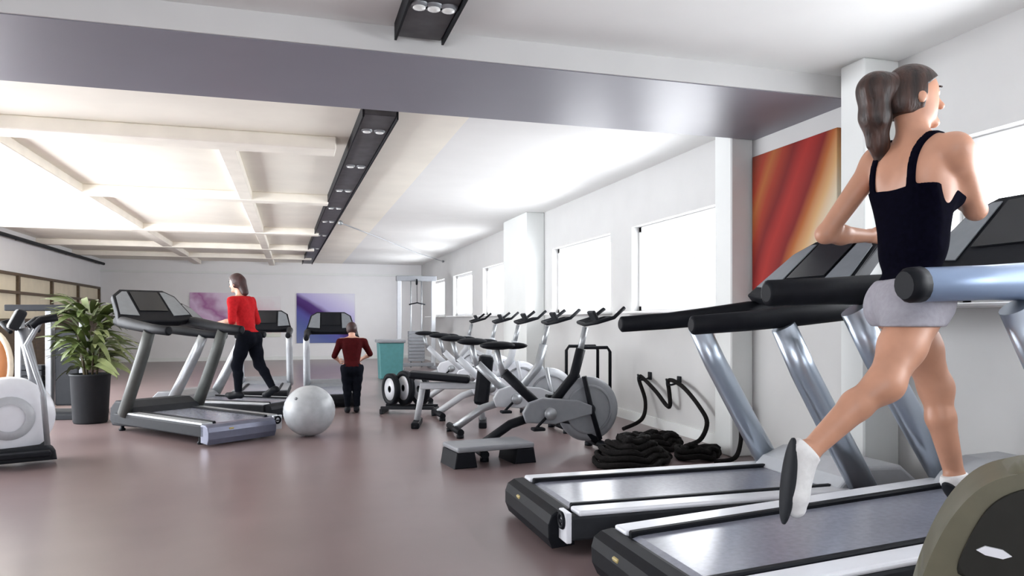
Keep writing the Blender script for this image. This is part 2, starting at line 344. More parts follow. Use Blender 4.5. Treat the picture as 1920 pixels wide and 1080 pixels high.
# ------------------------------------------------------------------ treadmills
def treadmill(loc, rz, label, pitch=0.0, scale=1.0, rails=('black', 'black'), length=2.06, upright='silver', deckm='white', simple=False, rail=None, rr=0.05, cx=1.62, cz=1.19, rear='black', hood=None, group='treadmills'):
    """local: +x is the running direction, +y the runner's left; origin at the middle of the rear edge on the floor"""
    t = thing('treadmill', loc, label, 'treadmill', rz, group); t.scale = (scale,) * 3
    rot = Matrix.Rotation(-pitch, 4, 'Y')
    def fin(o): o.matrix_basis = rot @ o.matrix_basis if pitch else o.matrix_basis; return o
    hw = 0.42
    d = MB()
    for s in (-1, 1): d.box((length / 2 - 0.05, s * (hw - 0.045), 0.135), (length - 0.25, 0.09, 0.11), bev=0.012, seg=2)
    d.box((length / 2, 0, 0.115), (length - 0.4, 2 * hw - 0.18, 0.05))
    fin(d.build('base_frame', M['dgrey'], t))
    b = MB()                                            # belt: a loop around two rollers
    prof = [(0.10, 0.17), (0.115, 0.192), (0.15, 0.200), (length - 0.45, 0.200), (length - 0.42, 0.19), (length - 0.42, 0.15), (0.12, 0.15)]
    b.prism([(x, -0.265, z) for x, z in prof], (0, 0.53, 0)); fin(b.build('running_belt', M['belt'], t))
    for s in (-1, 1):
        fr = MB().box((length / 2 - 0.10, s * 0.360, 0.200), (length - 0.42, 0.112, 0.026), bev=0.010, seg=2)
        fo = fin(fr.build('foot_rail', M[deckm], t))
        fin(MB().box((length / 2 - 0.16, s * 0.283, 0.203), (length - 0.56, 0.034, 0.032), bev=0.006, seg=1).build('belt_guard', M['black'], t))
        if s == -1 and not simple:
            MB().box((0.062, s * (hw - 0.052), 0.140), (0.026, 0.104, 0.140), bev=0.004, seg=1).build('end_plate', M['white'], fo)
            ring = MB(); c0 = Vector((0.046, s * (hw - 0.055), 0.165))
            ring.tube([c0 + Vector((0, 0.032 * math.cos(k * math.pi / 8), 0.032 * math.sin(k * math.pi / 8))) for k in range(17)], 0.010, 6, cap=False)
            ring.box(c0 + Vector((0, 0.0, -0.004)), (0.012, 0.028, 0.012)).box(c0 + Vector((0, 0.026, 0.034)), (0.012, 0.03, 0.010))
            ring.build('belt_adjuster', M['black'], fo)
    rc = MB()                                           # rear roller cover, rounded in section
    pr = [(0.02, 0.02), (0.0, 0.07), (0.0, 0.135), (0.015, 0.175), (0.05, 0.196), (0.10, 0.200), (0.13, 0.19), (0.13, 0.03)]
    y0 = -hw + (0.105 if not simple else 0.0)
    rc.prism([(x, y0, z) for x, z in pr], (0, hw - y0, 0), bev=0.008)
    fin(rc.build('rear_cover', M[rear], t))
    if not simple:
        fin(MB().box((0.016, 0.18, 0.150), (0.03, 0.05, 0.022), rot=Matrix.Rotation(R(-20), 3, 'Y'), bev=0.004, seg=1).build('warning_sticker', M['amber'], t))
    h = MB()                                            # motor hood
    hp = [(length - 0.50, 0.205), (length - 0.44, 0.26), (length - 0.30, 0.315), (length - 0.10, 0.31), (length, 0.23), (length + 0.01, 0.10), (length - 0.04, 0.045), (length - 0.5, 0.06)]
    h.prism([(x, -0.37, z) for x, z in hp], (0, 0.74, 0), bev=0.02); fin(h.build('motor_hood', M[hood or ('ltgrey' if not simple else 'grey')], t))
    for s in (-1, 1):
        for x in (0.25, length - 0.2):
            MB().lathe([(0, 0), (0.03, 0), (0.034, 0.02), (0.02, 0.03), (0.02, 0.09)], (x, s * 0.34, 0), n=12).build('foot', M['black'], t)
    for s, rm in ((1, rails[0]), (-1, rails[1])):
        u = MB().tube([(length - 0.36, s * 0.405, 0.19), (length - 0.55, s * 0.405, 0.50), (length - 0.745, s * 0.405, 0.83), (length - 0.86, s * 0.405, 1.05)], [0.072, 0.070, 0.068, 0.064], 16, flat=0.8)
        fin(u.build('upright', M[upright], t))
        k = MB()
        P = rail or [(0.70, 1.055), (1.0, 1.075), (1.25, 1.10), (1.55, 1.135), (1.80, 1.15)]
        k.tube([(P[0][0] - 0.012, s * 0.40, P[0][1])] + [(x, s * (0.40 if i < 4 else 0.34), z) for i, (x, z) in enumerate(P)], [rr * 0.6] + [rr * q for q in (0.92, 0.98, 1.1, 1.2, 1.0)], 16, flat=0.9)
        r_ = fin(k.build('handrail', M[rm], t))
        if rm != 'black':
            MB().tube([(P[0][0] - 0.03, s * 0.40, P[0][1]), (P[0][0] - 0.01, s * 0.40, P[0][1]), (P[0][0] + 0.04, s * 0.40, P[0][1])], [rr * 0.75, rr * 0.96, rr * 0.98], 16, flat=0.9).build('grip_end', M['black'], r_)
    pz = (rail[-1][1] if rail else 1.15) - 0.01; c = MB().box((rail[-1][0] if rail else 1.80, 0, pz), (0.10, 0.72, 0.09), bev=0.03, seg=3).tube([((rail[-1][0] if rail else 1.80), 0, pz), (cx + 0.10, 0, 1.22)], 0.06, 10); fin(c.build('front_crossbar', M['dgrey'], t))
    # console: slanted wing-shaped board facing the runner
    q = Matrix.Rotation(R(-38), 3, 'Y')
    cb = MB()
    ol = [(-0.43, -0.02), (-0.40, 0.08), (-0.35, 0.36), (-0.24, 0.46), (0.24, 0.46), (0.35, 0.36), (0.40, 0.08), (0.43, -0.02), (0.25, -0.06), (-0.25, -0.06)]
    base = Vector((cx, 0, cz)); ux = Vector((math.cos(R(42)), 0, math.sin(R(42)))); nz = Vector((-math.sin(R(42)), 0, math.cos(R(42))))
    cb.prism([base + Vector((0, y, 0)) + ux * v for y, v in ol], -nz * 0.07, bev=0.015)
    con = fin(cb.build('console', M['black'], t))
    sc = MB(); ol2 = [(-0.16, 0.10), (-0.155, 0.41), (0.155, 0.41), (0.16, 0.10)]
    sc.prism([base + nz * 0.004 + Vector((0, y, 0)) + ux * v for y, v in ol2], nz * 0.006); sc.build('screen', M['screen'], con)
    for s in (-1, 1):
        wp = MB(); ol3 = [(s * 0.19, 0.02), (s * 0.185, 0.41), (s * 0.235, 0.41), (s * 0.325, 0.33), (s * 0.385, 0.04)]
        wp.prism([base + nz * 0.004 + Vector((0, y, 0)) + ux * v for y, v in ol3], nz * 0.005); wp.build('side_panel', M['panel'], con)
    bk = MB(); bk.prism([base - nz * 0.078 + Vector((0, y, 0)) + ux * v for y, v in [(-0.37, 0.03), (-0.32, 0.33), (-0.22, 0.42), (0.22, 0.42), (0.32, 0.33), (0.37, 0.03)]], nz * 0.006)
    bk.build('back_panel', M['panel'], con)
    return t

TA = (1.13, 3.55); TB = (1.20, 2.46); PB = math.atan(0.06)
treadmill((TA[0], TA[1], 0), 0, 'silver treadmill with black handrails just beyond the running woman, second from the camera', rails=('black', 'black'), cx=1.57, cz=1.25)
treadmill((TB[0], TB[1], 0), 0, 'nearest silver treadmill, raised at the front, with the woman in black running on it', pitch=PB, rails=('black', 'bluesilver'), length=2.23, rail=[(0.91, 1.148), (1.25, 1.141), (1.45, 1.136), (1.7, 1.127), (1.95, 1.119)], rr=0.064, cx=1.74, cz=1.23)
treadmill((-0.38, 6.97, 0), R(128), 'grey treadmill beside the dark planter on the left, nearest of the far row', scale=0.93, upright='dsteel', deckm='steel', length=1.9, rear='lav', hood='dgrey')
treadmill((-0.02, 8.62, 0), R(146), 'treadmill under the walker in the red top, left of the silver ball', scale=0.86, upright='steel', deckm='ltgrey', simple=True, length=1.9)
treadmill((-0.42, 10.0, 0), R(88), 'empty treadmill seen from behind, between the person in red and the purple poster', scale=0.82, upright='ltgrey', deckm='grey', simple=True, length=1.9)
treadmill((0.46, 9.35, 0), R(88), 'treadmill seen from behind under the purple poster, beside the person in dark red', scale=0.80, upright='ltgrey', deckm='grey', simple=True, length=1.9)

# ------------------------------------------------------------------ implicit-surface bodies
def sdf_mesh(prims, h, neg=None):
    """prims: (kind, data..., k). 'c' = round cone a,b,ra,rb ; 'e' = ellipsoid centre,radii,rot3x3. Returns verts, faces."""
    P = []
    for p in prims:
        if p[0] == 'c':
            a, b = np.array(p[1], float), np.array(p[2], float); r = max(p[3], p[4]); P.append((np.minimum(a, b) - r, np.maximum(a, b) + r))
        else:
            c, r = np.array(p[1], float), max(p[2]); P.append((c - r, c + r))
    lo = np.min([q[0] for q in P], 0) - 4 * h; hi = np.max([q[1] for q in P], 0) + 4 * h
    n = np.ceil((hi - lo) / h).astype(int) + 1
    F = np.full(n, 0.3, np.float32); ax = [lo[i] + h * np.arange(n[i]) for i in range(3)]
    for p, (bl, bh) in zip(prims, P):
        k = p[-1]; m = k + 3 * h
        i0 = np.maximum(((bl - m - lo) / h).astype(int), 0); i1 = np.minimum(((bh + m - lo) / h).astype(int) + 2, n)
        sl = tuple(slice(i0[i], i1[i]) for i in range(3))
        X, Y, Z = np.meshgrid(*[ax[i][i0[i]:i1[i]] for i in range(3)], indexing='ij')
        if p[0] == 'c':
            a, b, ra, rb = np.array(p[1], float), np.array(p[2], float), p[3], p[4]; ab = b - a; L = max(ab @ ab, 1e-9)
            t = np.clip(((X - a[0]) * ab[0] + (Y - a[1]) * ab[1] + (Z - a[2]) * ab[2]) / L, 0, 1)
            d = np.sqrt((X - a[0] - t * ab[0]) ** 2 + (Y - a[1] - t * ab[1]) ** 2 + (Z - a[2] - t * ab[2]) ** 2) - (ra + (rb - ra) * t)
        else:
            c, r = np.array(p[1], float), np.array(p[2], float); D = np.stack([X - c[0], Y - c[1], Z - c[2]], -1)
            if p[3] is not None: D = D @ np.array(p[3])        # columns = local axes
            q = np.sqrt(((D / r) ** 2).sum(-1)); g = np.sqrt(((D / r ** 2) ** 2).sum(-1)); d = q * (q - 1) / np.maximum(g, 1e-6)
        f = F[sl]; w = np.clip(0.5 + 0.5 * (f - d) / k, 0, 1) if k > 0 else (d < f).astype(float)
        F[sl] = f * (1 - w) + d * w - k * w * (1 - w)
    if neg is not None:
        X, Y, Z = np.meshgrid(*ax, indexing='ij'); F = np.maximum(F, neg(X, Y, Z)).astype(np.float32)
    S = F < 0; nx, ny, nz = n
    corners = [(i, j, k) for i in (0, 1) for j in (0, 1) for k in (0, 1)]
    def cs(A, o): return A[o[0]:nx - 1 + o[0], o[1]:ny - 1 + o[1], o[2]:nz - 1 + o[2]]
    cnt = sum(cs(S, o).astype(np.int8) for o in corners); mixed = (cnt > 0) & (cnt < 8)
    idx = np.full(mixed.shape, -1, np.int64); ii = np.argwhere(mixed); idx[mixed] = np.arange(len(ii))
    pos = np.zeros((len(ii), 3)); num = np.zeros(len(ii))
    for o1 in corners:
        for a in range(3):
            if o1[a]: continue
            o2 = list(o1); o2[a] = 1
            f1 = F[tuple((ii + o1).T)]; f2 = F[tuple((ii + o2).T)]; cr = (f1 < 0) != (f2 < 0)
            t = np.where(cr, f1 / np.where(cr, f1 - f2, 1), 0)
            q = np.tile(np.array(o1, float), (len(ii), 1)); q[:, a] += t; pos[cr] += q[cr]; num[cr] += 1
    V = lo + h * (ii + pos / num[:, None])
    faces = []
    for a in range(3):
        b, c = (a + 1) % 3, (a + 2) % 3
        s1 = [slice(None)] * 3; s2 = [slice(None)] * 3; s1[a] = slice(0, -1); s2[a] = slice(1, None)
        A, B = S[tuple(s1)], S[tuple(s2)]; e = np.argwhere(A != B); e = e[(e[:, b] > 0) & (e[:, c] > 0) & (e[:, b] < n[b] - 1) & (e[:, c] < n[c] - 1)]
        def ce(db, dc):
            q = e.copy(); q[:, b] += db; q[:, c] += dc; return idx[tuple(q.T)]
        Q = np.stack([ce(-1, -1), ce(0, -1), ce(0, 0), ce(-1, 0)], 1); flip = ~A[tuple(e.T)]
        Q[flip] = Q[flip][:, ::-1]; faces.append(Q)
    return V, np.concatenate(faces)

def sdf_obj(name, prims, h, m, parent, neg=None):
    V, Q = sdf_mesh(prims, h, neg)
    me = bpy.data.meshes.new(name); me.vertices.add(len(V)); me.vertices.foreach_set('co', V.astype(np.float32).ravel())
    me.loops.add(Q.size); me.loops.foreach_set('vertex_index', Q.ravel().astype(np.int32))
    me.polygons.add(len(Q)); me.polygons.foreach_set('loop_start', np.arange(0, Q.size, 4, dtype=np.int32)); me.polygons.foreach_set('loop_total', np.full(len(Q), 4, np.int32))
    me.polygons.foreach_set('use_smooth', np.ones(len(Q), bool)); me.update(); me.validate(); me.materials.append(m)
    return link(name, me, parent)

def nv(v): v = np.array(v, float); return v / np.linalg.norm(v)
def inflate(pr, d):
    out = []
    for p in pr:
        if p[0] == 'c': out.append(('c', p[1], p[2], p[3] + d, p[4] + d, p[5]))
        else: out.append(('e', p[1], tuple(r + d for r in p[2]), p[3], p[4]))
    return out

def figure(J, S, fwd, left, face, woman=True, hands=True):
    """J: joints (world minus base); S: size factor (1 = 1.72 m). Returns groups of primitives."""
    J = {k: np.array(v, float) for k, v in J.items()}; f = nv(fwd); l = nv(left)
    G = {}
    pel = (J['hipL'] + J['hipR']) / 2; sh = (J['shL'] + J['shR']) / 2; up = nv(sh - pel); L = np.linalg.norm(sh - pel)
    ls = nv(J['shL'] - J['shR']); lh = nv(J['hipL'] - J['hipR'])
    waist = pel + up * L * 0.40 - f * 0.0; chest = pel + up * L * 0.74
    fs = nv(np.cross(ls, up)); fh = nv(np.cross(lh, up))
    Rc = np.stack([fs, ls, up], 1); Rh = np.stack([fh, lh, up], 1)
    k = 0.045 * S
    wd = 1.0 if woman else 1.08
    hips = [('e', pel + up * 0.0 * S, (0.105 * S, 0.158 * S, 0.115 * S), Rh, k), ('e', pel - fh * 0.045 * S + lh * 0.065 * S - up * 0.02 * S, (0.085 * S, 0.08 * S, 0.09 * S), Rh, k), ('e', pel - fh * 0.045 * S - lh * 0.065 * S - up * 0.02 * S, (0.085 * S, 0.08 * S, 0.09 * S), Rh, k)]
    torso = [('e', waist, (0.088 * S, 0.122 * S * wd, 0.17 * S), Rc, k), ('e', chest, (0.102 * S, 0.150 * S * wd, 0.20 * S), Rc, k),
             ('c', J['shL'] - ls * 0.045 * S - up * 0.02 * S, J['shR'] + ls * 0.045 * S - up * 0.02 * S, 0.055 * S, 0.055 * S, k),
             ('c', sh + up * 0.04 * S, J['shL'] - ls * 0.02 * S, 0.042 * S, 0.036 * S, k), ('c', sh + up * 0.04 * S, J['shR'] + ls * 0.02 * S, 0.042 * S, 0.036 * S, k),
             ('e', chest - fs * 0.05 * S + ls * 0.075 * S + up * 0.06 * S, (0.06 * S, 0.06 * S, 0.10 * S), Rc, k), ('e', chest - fs * 0.05 * S - ls * 0.075 * S + up * 0.06 * S, (0.06 * S, 0.06 * S, 0.10 * S), Rc, k)]
    if woman:
        for s in (-1, 1): torso.append(('e', chest + fs * 0.075 * S + s * ls * 0.075 * S - up * 0.0, (0.062 * S, 0.066 * S, 0.066 * S), Rc, 0.03 * S))
    hd = J['head']; F_ = nv(face); upn = nv(hd - (sh + up * 0.02)); upn = nv(upn + np.array([0, 0, 1.0])); lf = nv(np.cross(upn, F_)); F_ = nv(np.cross(lf, upn))
    Rf = np.stack([F_, lf, upn], 1)
    neck = [('c', sh + up * 0.02 * S, hd - upn * 0.06 * S - F_ * 0.015 * S, 0.056 * S, 0.050 * S, 0.03 * S)]
    head = [('e', hd + upn * 0.02 * S, (0.098 * S, 0.076 * S, 0.100 * S), Rf, 0.02 * S), ('e', hd + F_ * 0.028 * S - upn * 0.052 * S, (0.062 * S, 0.055 * S, 0.066 * S), Rf, 0.03 * S),
            ('c', hd + F_ * 0.092 * S + upn * 0.005 * S, hd + F_ * 0.112 * S - upn * 0.028 * S, 0.009 * S, 0.014 * S, 0.012 * S),
            ('e', hd + F_ * 0.082 * S - upn * 0.095 * S, (0.020 * S, 0.024 * S, 0.018 * S), Rf, 0.02 * S)]
    for s in (-1, 1): head.append(('e', hd + lf * s * 0.076 * S - F_ * 0.005 * S - upn * 0.012 * S, (0.020 * S, 0.010 * S, 0.032 * S), Rf, 0.006 * S))
    arms = []
    for sd, sgn in (('L', 1), ('R', -1)):
        s_, e_, w_ = J['sh' + sd], J['el' + sd], J['wr' + sd]
        arms += [('c', s_, e_, 0.050 * S, 0.036 * S, 0.03 * S), ('e', s_ + nv(e_ - s_) * 0.03 * S, (0.052 * S, 0.052 * S, 0.062 * S), None, 0.03 * S),
                 ('c', e_, e_ + (w_ - e_) * 0.35, 0.036 * S, 0.039 * S, 0.02 * S), ('c', e_ + (w_ - e_) * 0.35, w_, 0.039 * S, 0.025 * S, 0.02 * S)]
        if hands:
            d = nv(w_ - e_); pn = nv(np.cross(d, np.cross(-l * sgn, d)) + 1e-6)      # palm faces the body
            th = nv(np.cross(pn, d)); th = th if th[2] > 0 else -th                   # thumb side up
            pc = w_ + d * 0.085 * S
            arms += [('c', w_ + th * 0.010 * S, pc + th * 0.022 * S, 0.020 * S, 0.014 * S, 0.012 * S), ('c', w_ - th * 0.010 * S, pc - th * 0.022 * S, 0.018 * S, 0.013 * S, 0.012 * S)]
            for i, (off, ln) in enumerate(((0.030, 0.072), (0.010, 0.080), (-0.011, 0.074), (-0.031, 0.058))):
                b0 = pc + th * off * S - d * 0.008 * S; d1 = nv(d * 0.85 + pn * 0.5); b1 = b0 + d1 * ln * 0.55 * S
                d2 = nv(d * 0.15 + pn * 1.0); b2 = b1 + d2 * ln * 0.35 * S; d3 = nv(-d * 0.6 + pn * 0.7); b3 = b2 + d3 * ln * 0.28 * S
                arms += [('c', b0, b1, 0.0088 * S, 0.008 * S, 0.004 * S), ('c', b1, b2, 0.008 * S, 0.0074 * S, 0.003 * S), ('c', b2, b3, 0.0074 * S, 0.0066 * S, 0.003 * S)]
            t0 = w_ + d * 0.03 * S + th * 0.022 * S; t1 = t0 + nv(d * 0.7 + th * 0.6 + pn * 0.5) * 0.042 * S; t2 = t1 + nv(d * 0.8 + pn * 0.7) * 0.034 * S
            arms += [('c', t0, t1, 0.013 * S, 0.0105 * S, 0.008 * S), ('c', t1, t2, 0.0105 * S, 0.008 * S, 0.004 * S)]
    thighs, legs, feet = [], [], []
    for sd in ('L', 'R'):
        h_, k_, a_, t_ = J['hip' + sd], J['kn' + sd], J['an' + sd], J['to' + sd]
        thighs += [('c', h_, h_ + (k_ - h_) * 0.55, 0.092 * S, 0.075 * S, 0.04 * S), ('c', h_ + (k_ - h_) * 0.55, k_, 0.075 * S, 0.056 * S, 0.03 * S)]
        bend = (h_ - k_) / np.linalg.norm(h_ - k_) + (a_ - k_) / np.linalg.norm(a_ - k_)
        bk = nv(bend) if np.linalg.norm(bend) > 0.12 else -f
        mid = k_ + (a_ - k_) * 0.33 + bk * 0.012 * S
        legs += [('e', k_ - bk * 0.004 * S, (0.049 * S,) * 3, None, 0.04 * S), ('c', k_, mid, 0.049 * S, 0.052 * S, 0.04 * S), ('c', mid, a_, 0.052 * S, 0.034 * S, 0.02 * S)]
        td = t_ - a_; tl = nv(td); sdn = nv(a_ - k_); heel = a_ - tl * 0.035 * S + sdn * 0.040 * S
        ball = a_ + td * 0.70 + sdn * 0.02 * S
        feet += [('c', a_, heel, 0.033 * S, 0.030 * S, 0.02 * S), ('c', a_ + sdn * 0.015 * S, ball, 0.036 * S, 0.033 * S, 0.02 * S), ('c', ball, t_ , 0.034 * S, 0.026 * S, 0.02 * S), ('c', heel, ball, 0.028 * S, 0.030 * S, 0.02 * S)]
    G.update(hips=hips, torso=torso, neck=neck, head=head, arms=arms, thighs=thighs, legs=legs, feet=feet, hd=hd, F=F_, lf=lf, upn=upn, Rf=Rf, up=up, pel=pel, sh=sh, ls=ls, fs=fs)
    return G

def face_bits(G, S, parent, h):
    hd, F_, lf, upn = G['hd'], G['F'], G['lf'], G['upn']
    for s in (-1, 1):
        c = hd + F_ * 0.0765 * S + lf * s * 0.031 * S + upn * 0.008 * S
        e = MB().ell(c, (0.0125 * S,) * 3, 12, 8).build('eye', M['eye'], parent)
        MB().ell(c + F_ * 0.0085 * S, (0.0058 * S,) * 3, 8, 6).build('iris', M['iris'], e)
        MB().ell(c + upn * 0.006 * S - F_ * 0.0005 * S, (0.0135 * S, 0.0155 * S, 0.0085 * S), 12, 8, rot=Matrix(G['Rf'].tolist())).build('eyelid', M['skin'], parent)
        MB().tube([hd + F_ * 0.090 * S + lf * s * x * S + upn * z * S for x, z in ((0.016, 0.031), (0.032, 0.036), (0.046, 0.029))], 0.0035 * S, 6).build('eyebrow', M['hair'], parent)
    MB().tube([hd + F_ * (0.088 - abs(x) * 0.35) * S + lf * x * S - upn * 0.062 * S for x in (-0.022, -0.011, 0, 0.011, 0.022)], [0.003 * S, 0.0065 * S, 0.007 * S, 0.0065 * S, 0.003 * S], 8).build('lips', M['lip'], parent)

# ------------------------------------------------------------------ the running woman
BASE = np.array((2.62, 2.34, 0.285))
jw = dict(head=(2.315, 2.335, 1.945), shL=(2.29, 2.475, 1.735), shR=(2.325, 2.145, 1.715), elL=(2.11, 2.575, 1.435), wrL=(2.37, 2.615, 1.44),
          elR=(2.50, 2.215, 1.500), wrR=(2.56, 2.405, 1.655), hipL=(2.31, 2.38, 1.155), hipR=(2.245, 2.215, 1.145), knL=(2.475, 2.375, 0.81), knR=(2.01, 2.145, 0.855),
          anL=(2.53, 2.335, 0.455), anR=(1.745, 2.217, 0.612), toL=(2.655, 2.345, 0.332), toR=(1.703, 2.229, 0.418))
jw = {k: np.array(v) - BASE for k, v in jw.items()}
wo = thing('person', tuple(BASE), 'woman with a brown ponytail in a black tank top running on the nearest treadmill', 'person')
SW = 1.03
G = figure(jw, SW, (1, 0, 0), (0, 1, 0), (0.93, -0.25, -0.08))
body = G['hips'] + G['torso'] + G['neck'] + G['head'] + G['arms'] + G['thighs'] + G['legs'] + G['feet']
sdf_obj('body', body, 0.0065, M['skin'], wo)
face_bits(G, SW, wo, 0.004)
zoff = BASE[2]; sh, ls = G['sh'], G['ls']
def tank_cut(X, Y, Z):
    zt = Z + zoff
    lat = (X - sh[0]) * ls[0] + (Y - sh[1]) * ls[1] + (Z - sh[2]) * ls[2]
    fr_ = (X - sh[0]) * G['fs'][0] + (Y - sh[1]) * G['fs'][1]
    top = zt - (1.575 + 0.10 * np.clip(np.abs(lat) - 0.02, 0, 0.1) + 0.9 * np.clip(fr_ + 0.0, 0, 0.08))
    strap = np.maximum(np.abs(np.abs(lat) - (0.088 - 0.25 * np.clip(zt - 1.57, 0, 0.3) * 0)) - 0.016, zt - 1.79)
    side = np.abs(lat) - 0.158
    return np.maximum(np.minimum(np.maximum(top, side), strap), 1.188 - zt)
sdf_obj('tank_top', inflate(G['torso'] + G['hips'], 0.009), 0.007, M['navy'], wo, neg=tank_cut)
def shorts_cut(X, Y, Z): return np.maximum((Z + zoff) - 1.235, 1.055 - (Z + zoff) - 0.25 * (X + 2.62 - 2.28) * 0)
sdf_obj('shorts', inflate(G['hips'] + G['thighs'], 0.014), 0.007, M['shorts'], wo, neg=shorts_cut)
hd, F_, lf, upn = G['hd'], G['F'], G['lf'], G['upn']
def hair_cut(X, Y, Z):
    a = (X - hd[0]) * F_[0] + (Y - hd[1]) * F_[1] + (Z - hd[2]) * F_[2]; u = (X - hd[0]) * upn[0] + (Y - hd[1]) * upn[1] + (Z - hd[2]) * upn[2]
    return np.maximum(np.minimum(a - 0.015, a - 0.085 + 1.4 * np.clip(0.075 - u, 0, 1)), -u - 0.075 - 0.0 * a)
hair = [('e', hd + upn * 0.022, (0.112, 0.090, 0.112), G['Rf'], 0.02), ('e', hd - F_ * 0.05 - upn * 0.02, (0.07, 0.075, 0.08), G['Rf'], 0.02)]
sdf_obj('hair', hair, 0.006, M['hair'], wo, neg=hair_cut)
pt = hd - F_ * 0.085 + upn * 0.04
q1 = pt - F_ * 0.055 - upn * 0.01; q2 = q1 - F_ * 0.0 - upn * 0.10 + lf * 0.012; q3 = q2 + F_ * 0.018 - upn * 0.11 + lf * 0.012; q4 = q3 + F_ * 0.012 - upn * 0.10 + lf * 0.012
pony = [('c', pt + F_ * 0.03, q1, 0.060, 0.066, 0.03), ('c', q1, q2, 0.066, 0.056, 0.03), ('c', q2, q3, 0.054, 0.036, 0.03), ('c', q3, q4, 0.036, 0.012, 0.02),
        ('c', q1 + lf * 0.035, q2 + lf * 0.045 - upn * 0.05, 0.03, 0.016, 0.012), ('c', q1 - lf * 0.035, q2 - lf * 0.04 - upn * 0.03, 0.03, 0.018, 0.012), ('c', q2 - F_ * 0.02, q3 - F_ * 0.035, 0.03, 0.014, 0.012)]
sdf_obj('ponytail', pony, 0.006, M['hair'], wo)
for sd in ('L', 'R'):
    i = 0 if sd == 'L' else 4
    ft = inflate(G['feet'][i:i + 4], 0.009); a_, k_, t_ = jw['an' + sd], jw['kn' + sd], jw['to' + sd]; sdn = nv(a_ - k_)
    def sc_(X, Y, Z, a_=a_, sdn=sdn): return -((X - a_[0]) * sdn[0] + (Y - a_[1]) * sdn[1] + (Z - a_[2]) * sdn[2]) - 0.012
    sh_o = sdf_obj('shoe', ft, 0.006, M['shoe'], wo, neg=sc_)
    td = nv(t_ - a_); side = nv(np.cross(td, sdn)); dn = nv(np.cross(side, td)); dn = dn if dn @ sdn > 0 else -dn
    heel = np.array(ft[0][2]); tip = np.array(ft[2][2]) + td * 0.03
    sole = [('e', heel * 0.5 + tip * 0.5 + dn * 0.034, (np.linalg.norm(tip - heel) / 2 + 0.040, 0.047, 0.022), np.stack([nv(tip - heel), side, nv(np.cross(nv(tip - heel), side))], 1), 0.01)]
    sdf_obj('sole', sole, 0.006, M['dgrey'], sh_o)

# ------------------------------------------------------------------ the two far people
def simple_person(name_label, base, J, S, fwd, left, face, top_m, hair_m, top_z, hem_frac, long_hair=False, group=None, sleeves=True):
    base = np.array(base, float); Jl = {k: np.array(v, float) - base for k, v in J.items()}
    o = thing('person', tuple(base), name_label, 'person')
    G = figure(Jl, S, fwd, left, face)
    sdf_obj('body', G['hips'] + G['torso'] + G['neck'] + G['head'] + G['arms'] + G['thighs'] + G['legs'] + G['feet'], 0.0085, M['skin_far'], o)
    face_bits(G, S, o, 0.006)
    pel, up, sh = G['pel'], G['up'], G['sh']; L = np.linalg.norm(sh - pel)
    def t_cut(X, Y, Z):
        u = (X - pel[0]) * up[0] + (Y - pel[1]) * up[1] + (Z - pel[2]) * up[2]
        return np.maximum(u - L * 1.08, hem_frac * L - u)
    arms = [p for i, p in enumerate(G['arms']) if p[0] == 'e' or (p[3] >= 0.049 * S)]
    sdf_obj('shirt', inflate(G['torso'] + G['hips'] + (arms if sleeves else []), 0.012 * S), 0.009, M[top_m], o, neg=t_cut)
    def tr_cut(X, Y, Z):
        u = (X - pel[0]) * up[0] + (Y - pel[1]) * up[1] + (Z - pel[2]) * up[2]
        return u - (hem_frac + 0.12) * L
    sdf_obj('trousers', inflate(G['hips'] + G['thighs'] + G['legs'], 0.010 * S), 0.009, M['trouser'], o, neg=tr_cut)
    hd, F_, upn = G['hd'], G['F'], G['upn']
    def h_cut(X, Y, Z):
        a = (X - hd[0]) * F_[0] + (Y - hd[1]) * F_[1] + (Z - hd[2]) * F_[2]; u = (X - hd[0]) * upn[0] + (Y - hd[1]) * upn[1] + (Z - hd[2]) * upn[2]
        return np.minimum(a - 0.015 * S, a - 0.085 * S + 1.4 * np.clip(0.075 * S - u, 0, 1))
    hp = [('e', hd + upn * 0.022 * S, (0.114 * S, 0.092 * S, 0.114 * S), G['Rf'], 0.02)]
    if long_hair: hp += [('c', hd - F_ * 0.06 * S, hd - F_ * 0.10 * S - upn * 0.14 * S, 0.07 * S, 0.05 * S, 0.03)]
    sdf_obj('hair', hp, 0.008, M[hair_m], o, neg=h_cut)
    for i in (0, 4): sdf_obj('shoe', inflate(G['feet'][i:i + 4], 0.010 * S), 0.008, M['black'], o)
    return o
fr = np.array((math.cos(R(146)), math.sin(R(146)), 0)); lr = np.array((-fr[1], fr[0], 0))     # facing the T2 console
def rel(o, a, b, z): return tuple(np.array(o) + fr * a + lr * b + np.array((0, 0, z)))
o0 = np.array((-0.50, 8.92, 0.185))
simple_person('person with dark hair in a red top and dark leggings walking on a treadmill', o0,
    dict(head=rel(o0, 0.14, 0, 1.315), shL=rel(o0, 0.08, 0.155, 1.12), shR=rel(o0, 0.08, -0.155, 1.12), elL=rel(o0, 0.02, 0.24, 0.88), elR=rel(o0, 0.04, -0.23, 0.88),
         wrL=rel(o0, 0.22, 0.26, 0.85), wrR=rel(o0, 0.24, -0.22, 0.86), hipL=rel(o0, -0.02, 0.075, 0.69), hipR=rel(o0, -0.02, -0.075, 0.69),
         knL=rel(o0, 0.08, 0.08, 0.385), anL=rel(o0, 0.06, 0.08, 0.075), toL=rel(o0, 0.20, 0.085, 0.045), knR=rel(o0, -0.10, -0.08, 0.39), anR=rel(o0, -0.28, -0.08, 0.12), toR=rel(o0, -0.17, -0.085, 0.045)),
    0.86, fr, lr, tuple(fr * 0.95 + np.array((0, 0, -0.1))), 'red', 'hair_b', 0, 0.10, long_hair=True)
